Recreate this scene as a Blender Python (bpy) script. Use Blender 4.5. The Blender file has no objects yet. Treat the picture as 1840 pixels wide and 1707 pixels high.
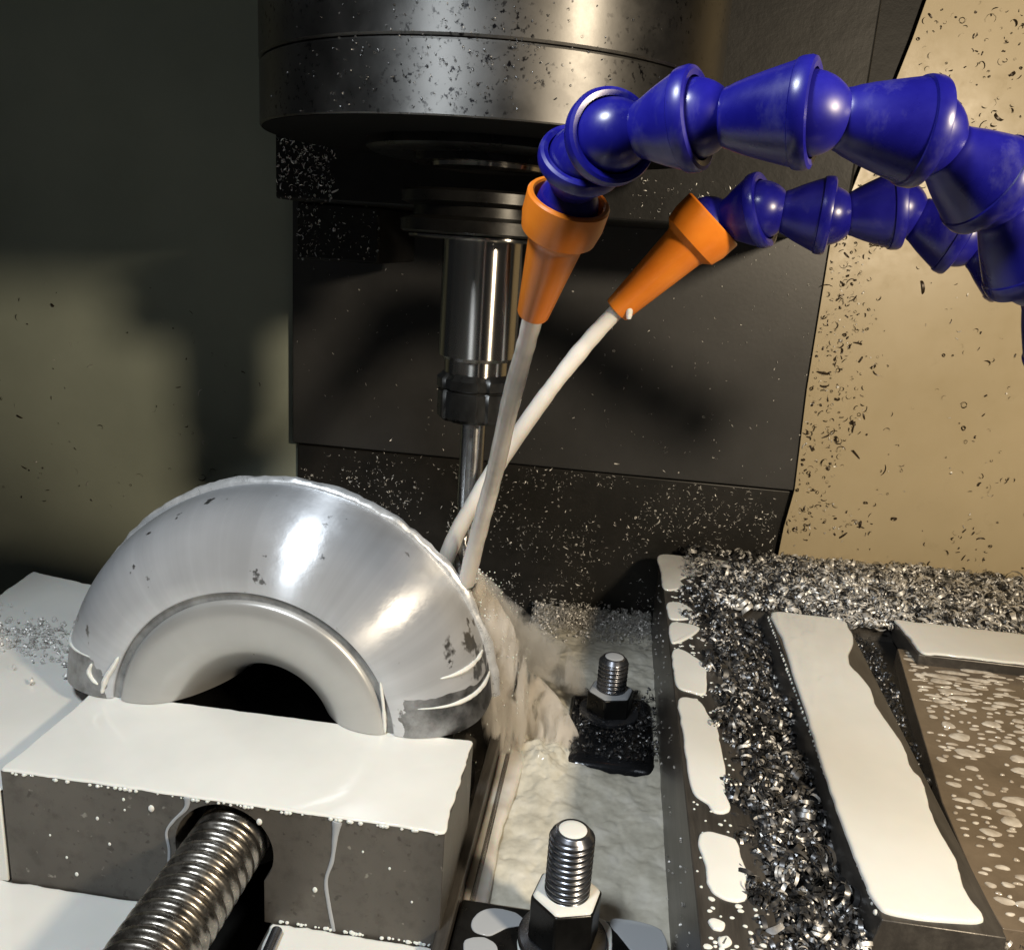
import bpy, bmesh, math, random
import numpy as np
from mathutils import Vector, Matrix, noise
random.seed(7); rng = np.random.default_rng(7)
SC = bpy.context.scene; COL = SC.collection
S = 0.01                                   # all figures below are centimetres
# ---------------------------------------------------------------- camera
W_, H_, FPX = 1840, 1707, 1560.
psi, th, ro = math.radians(6.3), math.radians(15.2), math.radians(3.9)
CAM = np.array([0, 0, 22.])
F_ = np.array([-math.sin(psi)*math.cos(th), math.cos(psi)*math.cos(th), -math.sin(th)])
_r0 = np.array([math.cos(psi), math.sin(psi), 0]); _u0 = np.cross(_r0, F_)
R_ = math.cos(ro)*_r0 + math.sin(ro)*_u0; U_ = -math.sin(ro)*_r0 + math.cos(ro)*_u0
def ray(x, y): return F_ + R_*(x-W_/2)/FPX - U_*(y-H_/2)/FPX
def onz(x, y, z=0.):                        # point of the horizontal plane z seen at a photo pixel (survey of the place)
    d = ray(x, y); return CAM + d*(z-CAM[2])/d[2]
def ony(x, y, Y):                           # point of the upright plane Y seen at a photo pixel
    d = ray(x, y); return CAM + d*Y/d[1]
cd = bpy.data.cameras.new('camera'); cam = bpy.data.objects.new('camera', cd); COL.objects.link(cam)
cd.sensor_fit = 'HORIZONTAL'; cd.sensor_width = 36; cd.lens = 36*FPX/W_
cd.clip_start = 0.01; cd.clip_end = 20
cam.matrix_world = Matrix(((R_[0], U_[0], -F_[0], CAM[0]*S), (R_[1], U_[1], -F_[1], CAM[1]*S), (R_[2], U_[2], -F_[2], CAM[2]*S), (0, 0, 0, 1)))
SC.camera = cam
# ---------------------------------------------------------------- light
wd = bpy.data.worlds.new('World'); SC.world = wd; wd.use_nodes = True
wb = wd.node_tree.nodes['Background']; wb.inputs[0].default_value = (0.88, 0.94, 1.0, 1); wb.inputs[1].default_value = 0.02
def lamp(name, typ, loc, target, power, color, **kw):
    l = bpy.data.lights.new(name, typ); o = bpy.data.objects.new(name, l); COL.objects.link(o)
    l.energy = power; l.color = color
    for k, v in kw.items(): setattr(l, k, v)
    o.location = Vector(loc)*S
    o.rotation_euler = (Vector(target)-Vector(loc)).to_track_quat('-Z', 'Y').to_euler()
    return o
lamp('work_lamp_warm', 'SPOT', (33, 0, 34.6), (-3, 50, 6), 14.0, (1.0, 0.83, 0.60), shadow_soft_size=0.027, spot_size=math.radians(130), spot_blend=0.4)
lamp('work_lamp_cool', 'SPOT', (-16, 2, 52), (-9, 26, 0), 10.5, (0.90, 0.96, 1.0), shadow_soft_size=0.045, spot_size=math.radians(59), spot_blend=0.1)
SC.view_settings.view_transform = 'Standard'; SC.view_settings.look = 'None'
SC.view_settings.exposure = 0.0; SC.view_settings.gamma = 1.0
SC.cycles.max_bounces = 12; SC.cycles.volume_bounces = 10; SC.cycles.use_denoising = True
SC.cycles.sample_clamp_indirect = 6.0

# ---------------------------------------------------------------- materials
class NT:
    def __init__(s, name):
        s.m = bpy.data.materials.new(name); s.m.use_nodes = True; s.t = s.m.node_tree; s.n = s.t.nodes
        s.p = s.n['Principled BSDF']; s.out = s.n['Material Output']
        s.tc = s.n.new('ShaderNodeTexCoord').outputs['Object']
    def link(s, a, b): s.t.links.new(a, b)
    def noise(s, scale, detail=4, rough=.55, stretch=None, dist=0.):
        v = s.tc
        if stretch:
            mp = s.n.new('ShaderNodeMapping'); mp.inputs['Scale'].default_value = stretch; s.link(s.tc, mp.inputs[0]); v = mp.outputs[0]
        n = s.n.new('ShaderNodeTexNoise'); n.inputs['Scale'].default_value = scale; n.inputs['Detail'].default_value = detail
        n.inputs['Roughness'].default_value = rough; n.inputs['Distortion'].default_value = dist; s.link(v, n.inputs['Vector']); return n.outputs['Fac']
    def voro(s, scale, feature='F1'):
        n = s.n.new('ShaderNodeTexVoronoi'); n.inputs['Scale'].default_value = scale; n.feature = feature; s.link(s.tc, n.inputs['Vector']); return n.outputs['Distance']
    def ramp(s, fac, stops):
        r = s.n.new('ShaderNodeValToRGB'); e = r.color_ramp.elements
        while len(e) < len(stops): e.new(.5)
        for i, (p, c) in enumerate(stops):
            e[i].position = p
            if not isinstance(c, (tuple, list)): c = (c, c, c)
            e[i].color = (*c[:3], 1)
        s.link(fac, r.inputs[0]); return r.outputs[0]
    def mix(s, fac, a, b, mode='MIX'):
        m = s.n.new('ShaderNodeMix'); m.data_type = 'RGBA'; m.blend_type = mode
        for sock, v in ((m.inputs[0], fac), (m.inputs[6], a), (m.inputs[7], b)):
            if hasattr(v, 'links'): s.link(v, sock)
            elif isinstance(v, (tuple, list)): sock.default_value = (*v[:3], 1)
            else: sock.default_value = v if sock.type == 'VALUE' else (v, v, v, 1)
        return m.outputs[2]
    def math(s, op, a, b=0.):
        m = s.n.new('ShaderNodeMath'); m.operation = op
        for sock, v in ((m.inputs[0], a), (m.inputs[1], b)):
            if hasattr(v, 'links'): s.link(v, sock)
            else: sock.default_value = v
        return m.outputs[0]
    def bump(s, h, strength, dist=0.001):
        b = s.n.new('ShaderNodeBump'); b.inputs['Strength'].default_value = strength; b.inputs['Distance'].default_value = dist
        s.link(h, b.inputs['Height']); s.link(b.outputs[0], s.p.inputs['Normal'])
    def turned(s, amount):                 # lathe-turned surface: grooves run round the Z axis
        sp = s.n.new('ShaderNodeSeparateXYZ'); s.link(s.tc, sp.inputs[0]); cb = s.n.new('ShaderNodeCombineXYZ')
        s.link(s.math('MULTIPLY', sp.outputs[1], -1.), cb.inputs[0]); s.link(sp.outputs[0], cb.inputs[1])
        s.link(cb.outputs[0], s.p.inputs['Tangent']); s.set(**{'Anisotropic': amount, 'Anisotropic Rotation': .25})
    def set(s, **kw):
        for k, v in kw.items():
            sock = s.p.inputs[k]
            if hasattr(v, 'links'): s.link(v, sock)
            elif isinstance(v, (tuple, list)): sock.default_value = (*v[:3], 1)
            else: sock.default_value = v
        return s

M = {}
def mk(name): q = NT(name); M[name] = q.m; return q
# sheet-metal paint, olive and golden beige
q = mk('paint_olive'); n = q.noise(9, 5); q.set(**{'Base Color': q.ramp(n, [(.3, (.37, .41, .335)), (.7, (.46, .505, .415))]), 'Roughness': .5}); q.bump(q.noise(500, 3), .12, .0005)
q = mk('paint_beige'); n = q.noise(7, 5); n2 = q.noise(60, 6, .7)
q.set(**{'Base Color': q.mix(q.ramp(n2, [(.6, 0.), (.8, .35)]), q.ramp(n, [(.3, (.44, .365, .23)), (.7, (.55, .46, .30))]), (.30, .23, .13)), 'Roughness': q.ramp(n2, [(.3, .28), (.7, .5)])}); q.bump(q.noise(5, 2), .25, .02)
# dark panels
q = mk('panel_grey'); n = q.noise(12, 6, .65); q.set(**{'Base Color': q.ramp(n, [(.3, (.032, .0325, .0335)), (.7, (.056, .0565, .058))]), 'Roughness': .42}); q.bump(q.noise(300, 3), .1, .0005)
q = mk('cover_black'); n = q.noise(30, 6, .7); q.set(**{'Base Color': q.ramp(n, [(.3, (.010, .010, .009)), (.75, (.028, .026, .024))]), 'Roughness': .4}); q.bump(n, .3, .001)
q = mk('casting_black'); n = q.noise(50, 6, .7); q.set(**{'Base Color': q.ramp(n, [(.3, (.005, .005, .005)), (.75, (.014, .014, .014))]), 'Roughness': .5, 'Specular IOR Level': .25}); q.bump(n, .4, .001)
q = mk('shade_black'); q.set(**{'Base Color': (.004, .004, .004), 'Roughness': .8, 'Specular IOR Level': .1})  # near-black and dull: shade under the spindle nose put into the colour
# steels
def steel(name, c0, c1, rough, metal=1., sc=40, stretch=None, bump=.08):
    q = mk(name); n = q.noise(sc, 6, .65, stretch)
    q.set(**{'Base Color': q.ramp(n, [(.3, c0), (.7, c1)]), 'Metallic': metal, 'Roughness': q.ramp(n, [(.3, rough*.8), (.7, min(1, rough*1.25))])}); q.bump(n, bump, .0006); return q
q = steel('spindle_steel', (.16, .155, .15), (.26, .25, .24), .46, 1., 30)
q.turned(.7)
sp = q.noise(420, 3, .6); blot = q.noise(38, 3)
spk = q.math('MULTIPLY', q.ramp(sp, [(.58, 0.), (.66, 1.)]), q.ramp(blot, [(.42, 0.), (.6, 1.)]))
q.set(**{'Base Color': q.mix(spk, q.ramp(q.noise(30, 5), [(.3, (.095, .094, .092)), (.7, (.17, .167, .163))]), (.012, .012, .014))})
steel('holder_steel', (.30, .29, .275), (.42, .405, .38), .2, 1., 25, (1, 1, .05), .02).turned(1.)
steel('dark_steel', (.022, .022, .022), (.05, .05, .049), .30, .8, 60)
steel('wet_steel', (.02, .021, .024), (.05, .052, .058), .12, .7, 45, None, .4)
steel('tool_steel', (.30, .30, .30), (.42, .42, .42), .25).turned(.8)
q = mk('jaw_steel'); n = q.noise(120, 6, .7); n2 = q.noise(14, 4); sp = q.noise(260, 2)
c = q.ramp(n2, [(.3, (.085, .078, .070)), (.7, (.15, .138, .122))])
c = q.mix(q.ramp(n, [(.5, 0.), (.75, .5)]), c, (.04, .035, .03)); c = q.mix(q.ramp(sp, [(.66, 0.), (.72, .5)]), c, (.03, .025, .02))
c = q.mix(q.ramp(q.noise(210, 2), [(.70, 0.), (.76, .5)]), c, (.4, .38, .34))
q.set(**{'Base Color': c, 'Metallic': .45, 'Roughness': .42}); q.bump(n, .25, .0006)
q = mk('fixture_steel'); n = q.noise(90, 6, .7, (1, .12, 1)); n2 = q.noise(20, 4)
c = q.mix(q.ramp(n, [(.45, 0.), (.7, .6)]), q.ramp(n2, [(.3, (.045, .042, .039)), (.7, (.085, .078, .072))]), (.16, .15, .135))
q.set(**{'Base Color': c, 'Metallic': .5, 'Roughness': .36}); q.bump(n, .4, .0008)
q = mk('screw_steel'); n = q.noise(150, 5, .7); q.set(**{'Base Color': q.ramp(n, [(.3, (.13, .12, .105)), (.7, (.36, .34, .31))]), 'Metallic': .95, 'Roughness': q.ramp(n, [(.3, .18), (.7, .38)])}); q.bump(n, .2, .0006)
steel('stud_steel', (.11, .115, .13), (.22, .23, .26), .26, .9, 90)
q = mk('tray_brown'); n = q.noise(25, 6, .7); q.set(**{'Base Color': q.ramp(n, [(.3, (.11, .085, .06)), (.7, (.21, .165, .12))]), 'Metallic': .2, 'Roughness': .22}); q.bump(n, .2, .001)
# half ring: machined aluminium under a thin milky film that leaves bare spots
def alu(name, film, bare, fd, spots=True):
    q = mk(name)
    n = q.noise(55, 5, .6); fine = q.noise(35, 4, .6)
    sepx = q.n.new('ShaderNodeSeparateXYZ'); q.link(q.tc, sepx.inputs[0])
    fcol = q.ramp(q.noise(16, 4), [(.3, [a*.82 for a in film]), (.7, film)])
    ang = q.math('ARCTAN2', sepx.outputs[0], q.math('ADD', sepx.outputs[2], 0.)); nn = q.n.new('ShaderNodeTexNoise'); nn.noise_dimensions = '1D'
    nn.inputs['Scale'].default_value = 7.; nn.inputs['Detail'].default_value = 5; nn.inputs['Roughness'].default_value = .6; q.link(ang, nn.inputs['W'])
    fcol = q.mix(1., fcol, q.ramp(nn.outputs['Fac'], [(.3, .86 if spots else .97), (.7, 1.)]), 'MULTIPLY')
    if spots:
        sp1 = q.ramp(q.noise(90, 4, .6), [(.665, 0.), (.70, .9)])
        # lower part below the drip line is bare on the flanks
        lat = q.math('POWER', q.math('ADD', q.math('MULTIPLY', sepx.outputs[0], sepx.outputs[0]), 0.), .5)
        low = q.math('MULTIPLY', q.math('LESS_THAN', q.math('ADD', sepx.outputs[2], q.math('MULTIPLY', q.math('SUBTRACT', q.noise(40, 3), .5), .012)), .0255), q.math('GREATER_THAN', q.math('ADD', lat, q.math('MULTIPLY', q.math('SUBTRACT', q.noise(55, 4), .5), .03)), .073))
        low = q.math('MULTIPLY', low, q.ramp(q.noise(70, 5, .7), [(.3, .45), (.6, 1.)]))
        wipe = q.math('MULTIPLY', q.ramp(q.noise(48, 4, .6), [(.60, 0.), (.64, .85)]), q.math('LESS_THAN', sepx.outputs[2], .052))
        patch = q.math('MULTIPLY', wipe, q.math('GREATER_THAN', sepx.outputs[0], .055))
        bm_ = q.math('MAXIMUM', q.math('MAXIMUM', sp1, low), patch)
    else:
        bm_ = q.ramp(q.noise(60, 3), [(.72, 0.), (.76, .5)])
    bcol = q.ramp(q.noise(80, 4), [(.3, [a*.6 for a in bare]), (.7, bare)])
    q.set(**{'Base Color': q.mix(bm_, fcol, bcol), 'Metallic': q.ramp(bm_, [(0., fd), (1., .95)]), 'Roughness': q.ramp(fine, [(.3, .27), (.7, .40)]),
             'Coat Weight': .12, 'Coat Roughness': .3})
    if spots:
        cx = q.n.new('ShaderNodeCombineXYZ'); q.link(sepx.outputs[2], cx.inputs[0]); q.link(q.math('MULTIPLY', sepx.outputs[0], -1.), cx.inputs[2])
        q.link(cx.outputs[0], q.p.inputs['Tangent']); q.set(**{'Anisotropic': 1., 'Anisotropic Rotation': .25})
    q.bump(q.mix(.5, n, q.noise(26, 3)), .16 if spots else .1, .0018); return q
alu('alu_film', (.72, .745, .79), (.33, .33, .335), .55)
alu('alu_frosted', (.52, .525, .52), (.3, .3, .3), .5, False)
steel('groove_metal', (.10, .103, .11), (.42, .43, .44), .35, .6, 60)
steel('alu_bright', (.62, .63, .64), (.85, .86, .87), .3, .55, 200, None, .3)
# coolant
q = mk('coolant'); n = q.noise(22, 4); q.set(**{'Base Color': q.ramp(n, [(.3, (.70, .705, .68)), (.7, (.77, .775, .75))]), 'Roughness': .045, 'Subsurface Weight': .15, 'Subsurface Scale': .004, 'IOR': 1.42}); q.bump(q.noise(38, 2), .10, .002)
q = mk('coolant_drop'); n = q.noise(120, 3); q.set(**{'Base Color': q.ramp(n, [(.35, (.40, .34, .27)), (.65, (.74, .69, .61))]), 'Roughness': .08, 'IOR': 1.34, 'Transmission Weight': .2})
q = mk('coolant_thin'); q.set(**{'Base Color': (.50, .53, .57), 'Roughness': .08, 'IOR': 1.34, 'Transmission Weight': .25})
q = mk('coolant_stream'); n = q.noise(40, 3, .5, (1, 1, .5)); q.set(**{'Base Color': q.ramp(n, [(.3, (.62, .585, .53)), (.7, (.78, .75, .70))]), 'Roughness': .12, 'Subsurface Weight': .3, 'Subsurface Scale': .005, 'IOR': 1.34, 'Alpha': q.ramp(q.noise(45, 3, .5, (1, 1, .5)), [(.35, .72), (.6, 1.)])}); q.bump(n, .35, .002)
q = mk('coolant_foam'); n = q.noise(75, 5, .6); q.set(**{'Base Color': q.ramp(n, [(.3, (.47, .45, .38)), (.5, (.60, .58, .50)), (.7, (.72, .70, .63))]), 'Roughness': .1, 'IOR': 1.34}); q.bump(q.noise(70, 2), .15, .002)
q = mk('coolant_splash'); n = q.noise(70, 5, .65, (1, 1, .25)); q.set(**{'Base Color': (.70, .63, .54), 'Roughness': .15, 'IOR': 1.34, 'Alpha': q.ramp(n, [(.38, .08), (.66, .62)])}); q.bump(n, .5, .003)
q = mk('coolant_spray'); q.n.remove(q.p); vp = q.n.new('ShaderNodeVolumePrincipled'); vp.inputs['Color'].default_value = (.99, .97, .94, 1); vp.inputs['Anisotropy'].default_value = .2
q.link(q.math('MULTIPLY', q.ramp(q.noise(120, 6, .7, (1, .8, .2), .8), [(.45, 0.), (.60, 1.)]), 1100.), vp.inputs['Density']); q.link(vp.outputs[0], q.out.inputs['Volume'])
q = mk('coolant_mist'); q.n.remove(q.p); vp = q.n.new('ShaderNodeVolumePrincipled'); vp.inputs['Color'].default_value = (.99, .98, .96, 1); vp.inputs['Anisotropy'].default_value = .2
q.link(q.math('MULTIPLY', q.ramp(q.noise(85, 6, .7, (1, .6, .45), .8), [(.46, 0.), (.70, 1.)]), 260.), vp.inputs['Density']); q.link(vp.outputs[0], q.out.inputs['Volume'])
# plastics
q = mk('blue_plastic'); n = q.noise(60, 5, .6); st_ = q.noise(110, 6, .7, (1, 1, .5)); q.set(**{'Base Color': q.mix(q.ramp(st_, [(.54, 0.), (.76, .2)]), q.ramp(n, [(.3, (.005, .0045, .13)), (.7, (.009, .008, .22))]), (.20, .20, .30)), 'Roughness': q.ramp(n, [(.3, .2), (.7, .42)])}); q.bump(q.noise(90, 3), .06, .001)
q = mk('orange_plastic'); n = q.noise(50, 5, .6); q.set(**{'Base Color': q.ramp(n, [(.3, (.66, .17, .012)), (.7, (.80, .24, .02))]), 'Roughness': .33, 'Subsurface Weight': .05, 'Subsurface Scale': .002}); q.bump(q.noise(120, 3), .08, .001)
# swarf
steel('swarf', (.60, .59, .57), (.85, .84, .82), .5, .6, 300)
steel('swarf_dark', (.03, .032, .037), (.26, .262, .27), .36, .85, 110)
q = mk('swarf_brown'); q.set(**{'Base Color': (.04, .026, .014), 'Metallic': .3, 'Roughness': .35})

# ---------------------------------------------------------------- mesh helpers
class MB:
    def __init__(s): s.v = []; s.f = []
    def add(s, v, f):
        o = len(s.v); s.v += [tuple(map(float, a)) for a in v]; s.f += [tuple(i+o for i in a) for a in f]; return s
    def box(s, x0, x1, y0, y1, z0, z1):
        return s.add([(x0,y0,z0),(x1,y0,z0),(x1,y1,z0),(x0,y1,z0),(x0,y0,z1),(x1,y0,z1),(x1,y1,z1),(x0,y1,z1)],
                     [(0,3,2,1),(4,5,6,7),(0,1,5,4),(1,2,6,5),(2,3,7,6),(3,0,4,7)])
    def prism(s, poly, z0, z1):            # poly: list of (x, y), counter-clockwise
        n = len(poly); v = [(p[0], p[1], z0) for p in poly]+[(p[0], p[1], z1) for p in poly]
        return s.add(v, [tuple(range(n-1, -1, -1)), tuple(range(n, 2*n))]+[(i, (i+1) % n, (i+1) % n+n, i+n) for i in range(n)])
    def lathe(s, prof, c, axis=(0, 0, 1), seg=48, close=False, rfun=None):   # prof: (radius, t) along axis
        a = Vector(axis).normalized(); b = a.orthogonal().normalized(); d = a.cross(b); c = Vector(c); n = len(prof); v = []; f = []
        for i in range(seg):
            t = 2*math.pi*i/seg; e = b*math.cos(t)+d*math.sin(t)
            for k, (r, h) in enumerate(prof):
                rr = r if rfun is None else rfun(r, h, t); v.append(c+a*h+e*rr)
        m = n if close else n-1
        for i in range(seg):
            j = (i+1) % seg
            for k in range(m):
                k2 = (k+1) % n; f.append((i*n+k, j*n+k, j*n+k2, i*n+k2))
        return s.add(v, f)
    def tube(s, pts, rad, seg=12, flat=None, cap=True):
        pts = [Vector(p) for p in pts]; n = len(pts); v = []; f = []; prev = None
        for i, p in enumerate(pts):
            t = (pts[min(i+1, n-1)]-pts[max(i-1, 0)]).normalized()
            b = (t.orthogonal() if prev is None else prev-t*prev.dot(t)).normalized(); prev = b; d = t.cross(b)
            r = rad(i/(n-1)) if callable(rad) else rad
            for k in range(seg):
                a = 2*math.pi*k/seg; o = b*math.cos(a)*r+d*math.sin(a)*r
                if flat is not None: o = o-flat*(o.dot(flat)*.55)
                v.append(p+o)
        for i in range(n-1):
            for k in range(seg): f.append((i*seg+k, i*seg+(k+1) % seg, (i+1)*seg+(k+1) % seg, (i+1)*seg+k))
        if cap: f += [tuple(range(seg-1, -1, -1)), tuple(range((n-1)*seg, n*seg))]
        return s.add(v, f)
def obj(name, mb, mat, parent=None, origin=None, smooth=None, bevel=0., segs=2, label=None, cat=None, group=None, kind=None, seg_angle=40):
    v = np.array(mb.v, float)
    if parent is not None: org = np.array(parent['_o'])
    elif origin is not None: org = np.array(origin, float)
    else: org = np.array([(v[:,0].min()+v[:,0].max())/2, (v[:,1].min()+v[:,1].max())/2, v[:,2].min()])
    me = bpy.data.meshes.new(name); me.from_pydata(((v-org)*S).tolist(), [], mb.f); me.update()
    o = bpy.data.objects.new(name, me); COL.objects.link(o)
    if parent is None: o.location = Vector(org)*S
    else: o.parent = parent
    o['_o'] = list(map(float, org))
    me.materials.append(M[mat])
    bm = bmesh.new(); bm.from_mesh(me); bmesh.ops.recalc_face_normals(bm, faces=bm.faces); bm.to_mesh(me); bm.free()
    if smooth is not False:
        for p in me.polygons: p.use_smooth = True
        me.set_sharp_from_angle(angle=math.radians(seg_angle))
    if bevel:
        b = o.modifiers.new('bevel', 'BEVEL'); b.width = bevel*S; b.segments = segs; b.limit_method = 'ANGLE'; b.angle_limit = math.radians(40); b.harden_normals = False
    tag(o, label, cat, group, kind); return o
def tag(o, label=None, cat=None, group=None, kind=None):
    for k, w in (('label', label), ('category', cat), ('group', group), ('kind', kind)):
        if w: o[k] = w
def thing(name, loc, label, cat, group=None):
    o = bpy.data.objects.new(name, None); COL.objects.link(o); o.location = Vector(loc)*S; o['_o'] = list(map(float, loc)); o.empty_display_size = .01
    tag(o, label, cat, group); return o
def spline(pts, n=8, closed=False):
    P = [np.array(p, float) for p in pts]; N = len(P); out = []
    for i in range(N if closed else N-1):
        p = [P[(i+k-1) % N] if closed else P[min(max(i+k-1, 0), N-1)] for k in range(4)]
        for j in range(n):
            t = j/n; out.append(.5*(2*p[1]+(p[2]-p[0])*t+(2*p[0]-5*p[1]+4*p[2]-p[3])*t*t+(3*p[1]-p[0]-3*p[2]+p[3])*t**3))
    if not closed: out.append(P[-1])
    return out
def fbm(x, y=0., z=0.): return noise.fractal(Vector((x, y, z)), 1.0, 2.0, 4)
def thread(mb, c, axis, R, depth, pitch, L, seg=40, per=8, top=None):
    a = Vector(axis).normalized(); b = a.orthogonal().normalized(); d = a.cross(b); c = Vector(c)
    nz = int(L/pitch*per); v = []; f = []
    for i in range(nz+1):
        h = L*i/nz
        for k in range(seg):
            t = 2*math.pi*k/seg; ph = (h/pitch-k/seg) % 1.0; tri = abs(ph*2-1)
            pr = min(1, max(0, (tri-.2)/.45)); r = R-depth*(1-pr)
            if top is not None and h > L-top: r = min(r, R-(h-(L-top))*.9)
            e = b*math.cos(t)+d*math.sin(t); v.append(c+a*h+e*r)
    for i in range(nz):
        for k in range(seg): f.append((i*seg+k, i*seg+(k+1) % seg, (i+1)*seg+(k+1) % seg, (i+1)*seg+k))
    f += [tuple(range(seg-1, -1, -1)), tuple(range(nz*seg, (nz+1)*seg))]
    return mb.add(v, f)

# ---------------------------------------------------------------- the setting
def slab_y(name, pxs, Y, depth, mat, **kw):     # upright sheet in the plane Y, outline surveyed from the photograph
    p = [ony(x, y, Y) for x, y in pxs]; n = len(p); mb = MB()
    v = [(a[0], Y, a[2]) for a in p]+[(a[0], Y+depth, a[2]) for a in p]
    mb.add(v, [tuple(range(n)), tuple(range(2*n-1, n-1, -1))]+[(i, (i+1) % n, (i+1) % n+n, i+n) for i in range(n)])
    return obj(name, mb, mat, smooth=False, **kw)
obj('wall_left', MB().box(-95, -20, 64.7, 65.7, -30, 75), 'paint_olive', kind='structure', smooth=False)
YW = 63.75
e = [ony(a, b, YW) for a, b in ((1690, -60), (1665, 0), (1640, 70), (1492, 440), (1450, 700), (1428, 880), (1408, 950), (1392, 1030), (1380, 1100))]
ed = [(a[0], a[2]) for a in e]
poly = [(70, ed[0][1]+30), (ed[0][0]+8, ed[0][1]+30)]+ed+[(ed[-1][0], -10), (70, -10)]
mb = MB(); n = len(poly)
mb.add([(a, YW, b) for a, b in poly]+[(a, YW+.2, b) for a, b in poly], [tuple(range(n)), tuple(range(2*n-1, n-1, -1))]+[(i, (i+1) % n, (i+1) % n+n, i+n) for i in range(n)])
obj('wall_right', mb, 'paint_beige', kind='structure', smooth=False)
x0 = ony(525, 600, 64)[0]; zb = (ony(525, 792, 64)[2]+ony(1428, 886, 64)[2])/2
obj('column_upper', MB().box(x0, 24, 64.3, 66, 25.2, 90), 'casting_black', bevel=.1, kind='structure')
obj('column_panel', MB().box(x0, 24, 64, 66, zb, 25), 'panel_grey', bevel=.1, kind='structure')
obj('way_cover', MB().box(x0+.25, 24, 64.4, 67, -30, zb-.15), 'cover_black', bevel=.1, kind='structure')
obj('machine_floor', MB().box(-95, 70, -40, 75, -32, -30), 'cover_black', kind='structure', smooth=False)

# ---------------------------------------------------------------- spindle head, holder, cutter
AX, AY = -6.45, 40.2
RN = 9.7
z_bot = ony(830, 210, AY-RN)[2]; z_joint = ony(830, 67, AY-RN)[2]
sp_ = thing('spindle_head', (AX, AY, z_bot), 'round grey steel spindle nose on black casting above the tool', 'spindle head')
seg = 128
obj('spindle_drum', MB().lathe([(0, z_joint+.05), (RN-.05, z_joint+.05), (RN+.02, z_joint+.13), (RN+.05, z_joint+14), (0, z_joint+14)], (AX, AY, 0), seg=seg), 'spindle_steel', sp_)
obj('nose_ring', MB().lathe([(RN-.6, z_bot+.02), (RN-.05, z_bot), (RN, z_bot+.05), (RN, z_joint-.08), (RN-.08, z_joint), (RN-.6, z_joint)], (AX, AY, 0), seg=seg, close=True), 'spindle_steel', sp_)
obj('nose_underside', MB().lathe([(0, z_bot-.02), (5.5, z_bot-.02), (RN-.08, z_bot-.02), (RN-.1, z_bot+.01), (RN-.62, z_bot+.03), (RN-.62, z_joint-.1), (0, z_joint-.1)], (AX, AY, 0), seg=seg), 'shade_black', sp_)
zc2 = ony(830, 278, AY-5.2)[2]
obj('nose_face', MB().lathe([(0, zc2), (3.3, zc2), (3.3, zc2+.3), (5.1, zc2+.3), (5.35, zc2+.45), (5.35, z_bot+.08), (0, z_bot+.08)], (AX, AY, 0), seg=96), 'dark_steel', sp_)
hx0 = ony(494, 280, 48)[0]; hz0 = ony(494, 357, 48)[2]
obj('casting', MB().box(hx0, 11, 48, 64, hz0, 62), 'casting_black', sp_, bevel=.15)
bx0, bz0 = ony(533, 465, 51)[0], ony(533, 465, 51)[2]; bx1 = ony(680, 465, 51)[0]
obj('manifold_block', MB().box(bx0, bx1, 51, 60, bz0, hz0-.02), 'casting_black', sp_, bevel=.15)
def zh(y, Y=38.4): return ony(860, y, Y)[2]
RB = 1.83
hd = thing('tool_holder', (AX, AY, zh(770)), 'polished steel tool holder hanging from the dark spindle nose', 'tool holder')
obj('taper_shank', MB().lathe([(0, zh(300)), (2.5, zh(300)), (2.7, zc2+.6), (0, zc2+.6)], (AX, AY, 0), seg=64), 'holder_steel', hd)
fl_o = obj('flange', MB().lathe([(0, zh(428)), (RB+.05, zh(428)), (RB+.2, zh(428)), (3.6, zh(424, 36.6)), (3.75, zh(420, 36.6)), (3.75, zh(398, 36.6)), (3.2, zh(390, 36.6)), (3.2, zh(372, 36.6)), (3.75, zh(364, 36.6)), (3.75, zh(345, 36.6)), (3.6, zh(340, 36.6)), (0, zh(340, 36.6))], (AX, AY, 0), seg=72), 'dark_steel', hd)
obj('flange_lip', MB().lathe([(RB, zh(434)), (3.3, zh(433)), (3.45, zh(430)), (3.45, zh(427)), (RB, zh(427))], (AX, AY, 0), seg=72, close=True), 'holder_steel', fl_o)
obj('shank_body', MB().lathe([(0, zh(655)), (RB-.2, zh(655)), (RB, zh(648)), (RB, zh(434)), (0, zh(434))], (AX, AY, 0), seg=72), 'holder_steel', hd)
obj('neck', MB().lathe([(0, zh(682)), (1.52, zh(682)), (1.52, zh(654)), (0, zh(654))], (AX, AY, 0), seg=64), 'holder_steel', hd)
def notch(r, h, t): return r*(1-.07*(1 if (t*6/math.pi) % 2 < .45 else 0)) if r > 1.5 else r
obj('collet_nut', MB().lathe([(0, zh(772)), (1.1, zh(772)), (1.55, zh(768)), (RB-.06, zh(760)), (RB-.06, zh(714)), (RB-.12, zh(712)), (RB-.12, zh(710)), (RB, zh(707)), (RB, zh(690)), (RB-.28, zh(680)), (0, zh(680))], (AX, AY, 0), seg=96, rfun=notch), 'dark_steel', hd)
def flute(r, h, t):
    if h > 9.3: return r
    return r*(1-.30*max(0, math.cos(3*(t+h*1.1)))**2)
prof = [(0, 4.7)]+[(.6, 4.7+.2*i) for i in range(45) if 4.7+.2*i < zh(765)]+[(0, zh(765))]
obj('end_mill', MB().lathe(prof, (AX, AY, 0), seg=36, rfun=flute), 'tool_steel', label='slim fluted end mill cutter gripped by the tool holder behind the coolant jets', cat='end mill')

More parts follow.
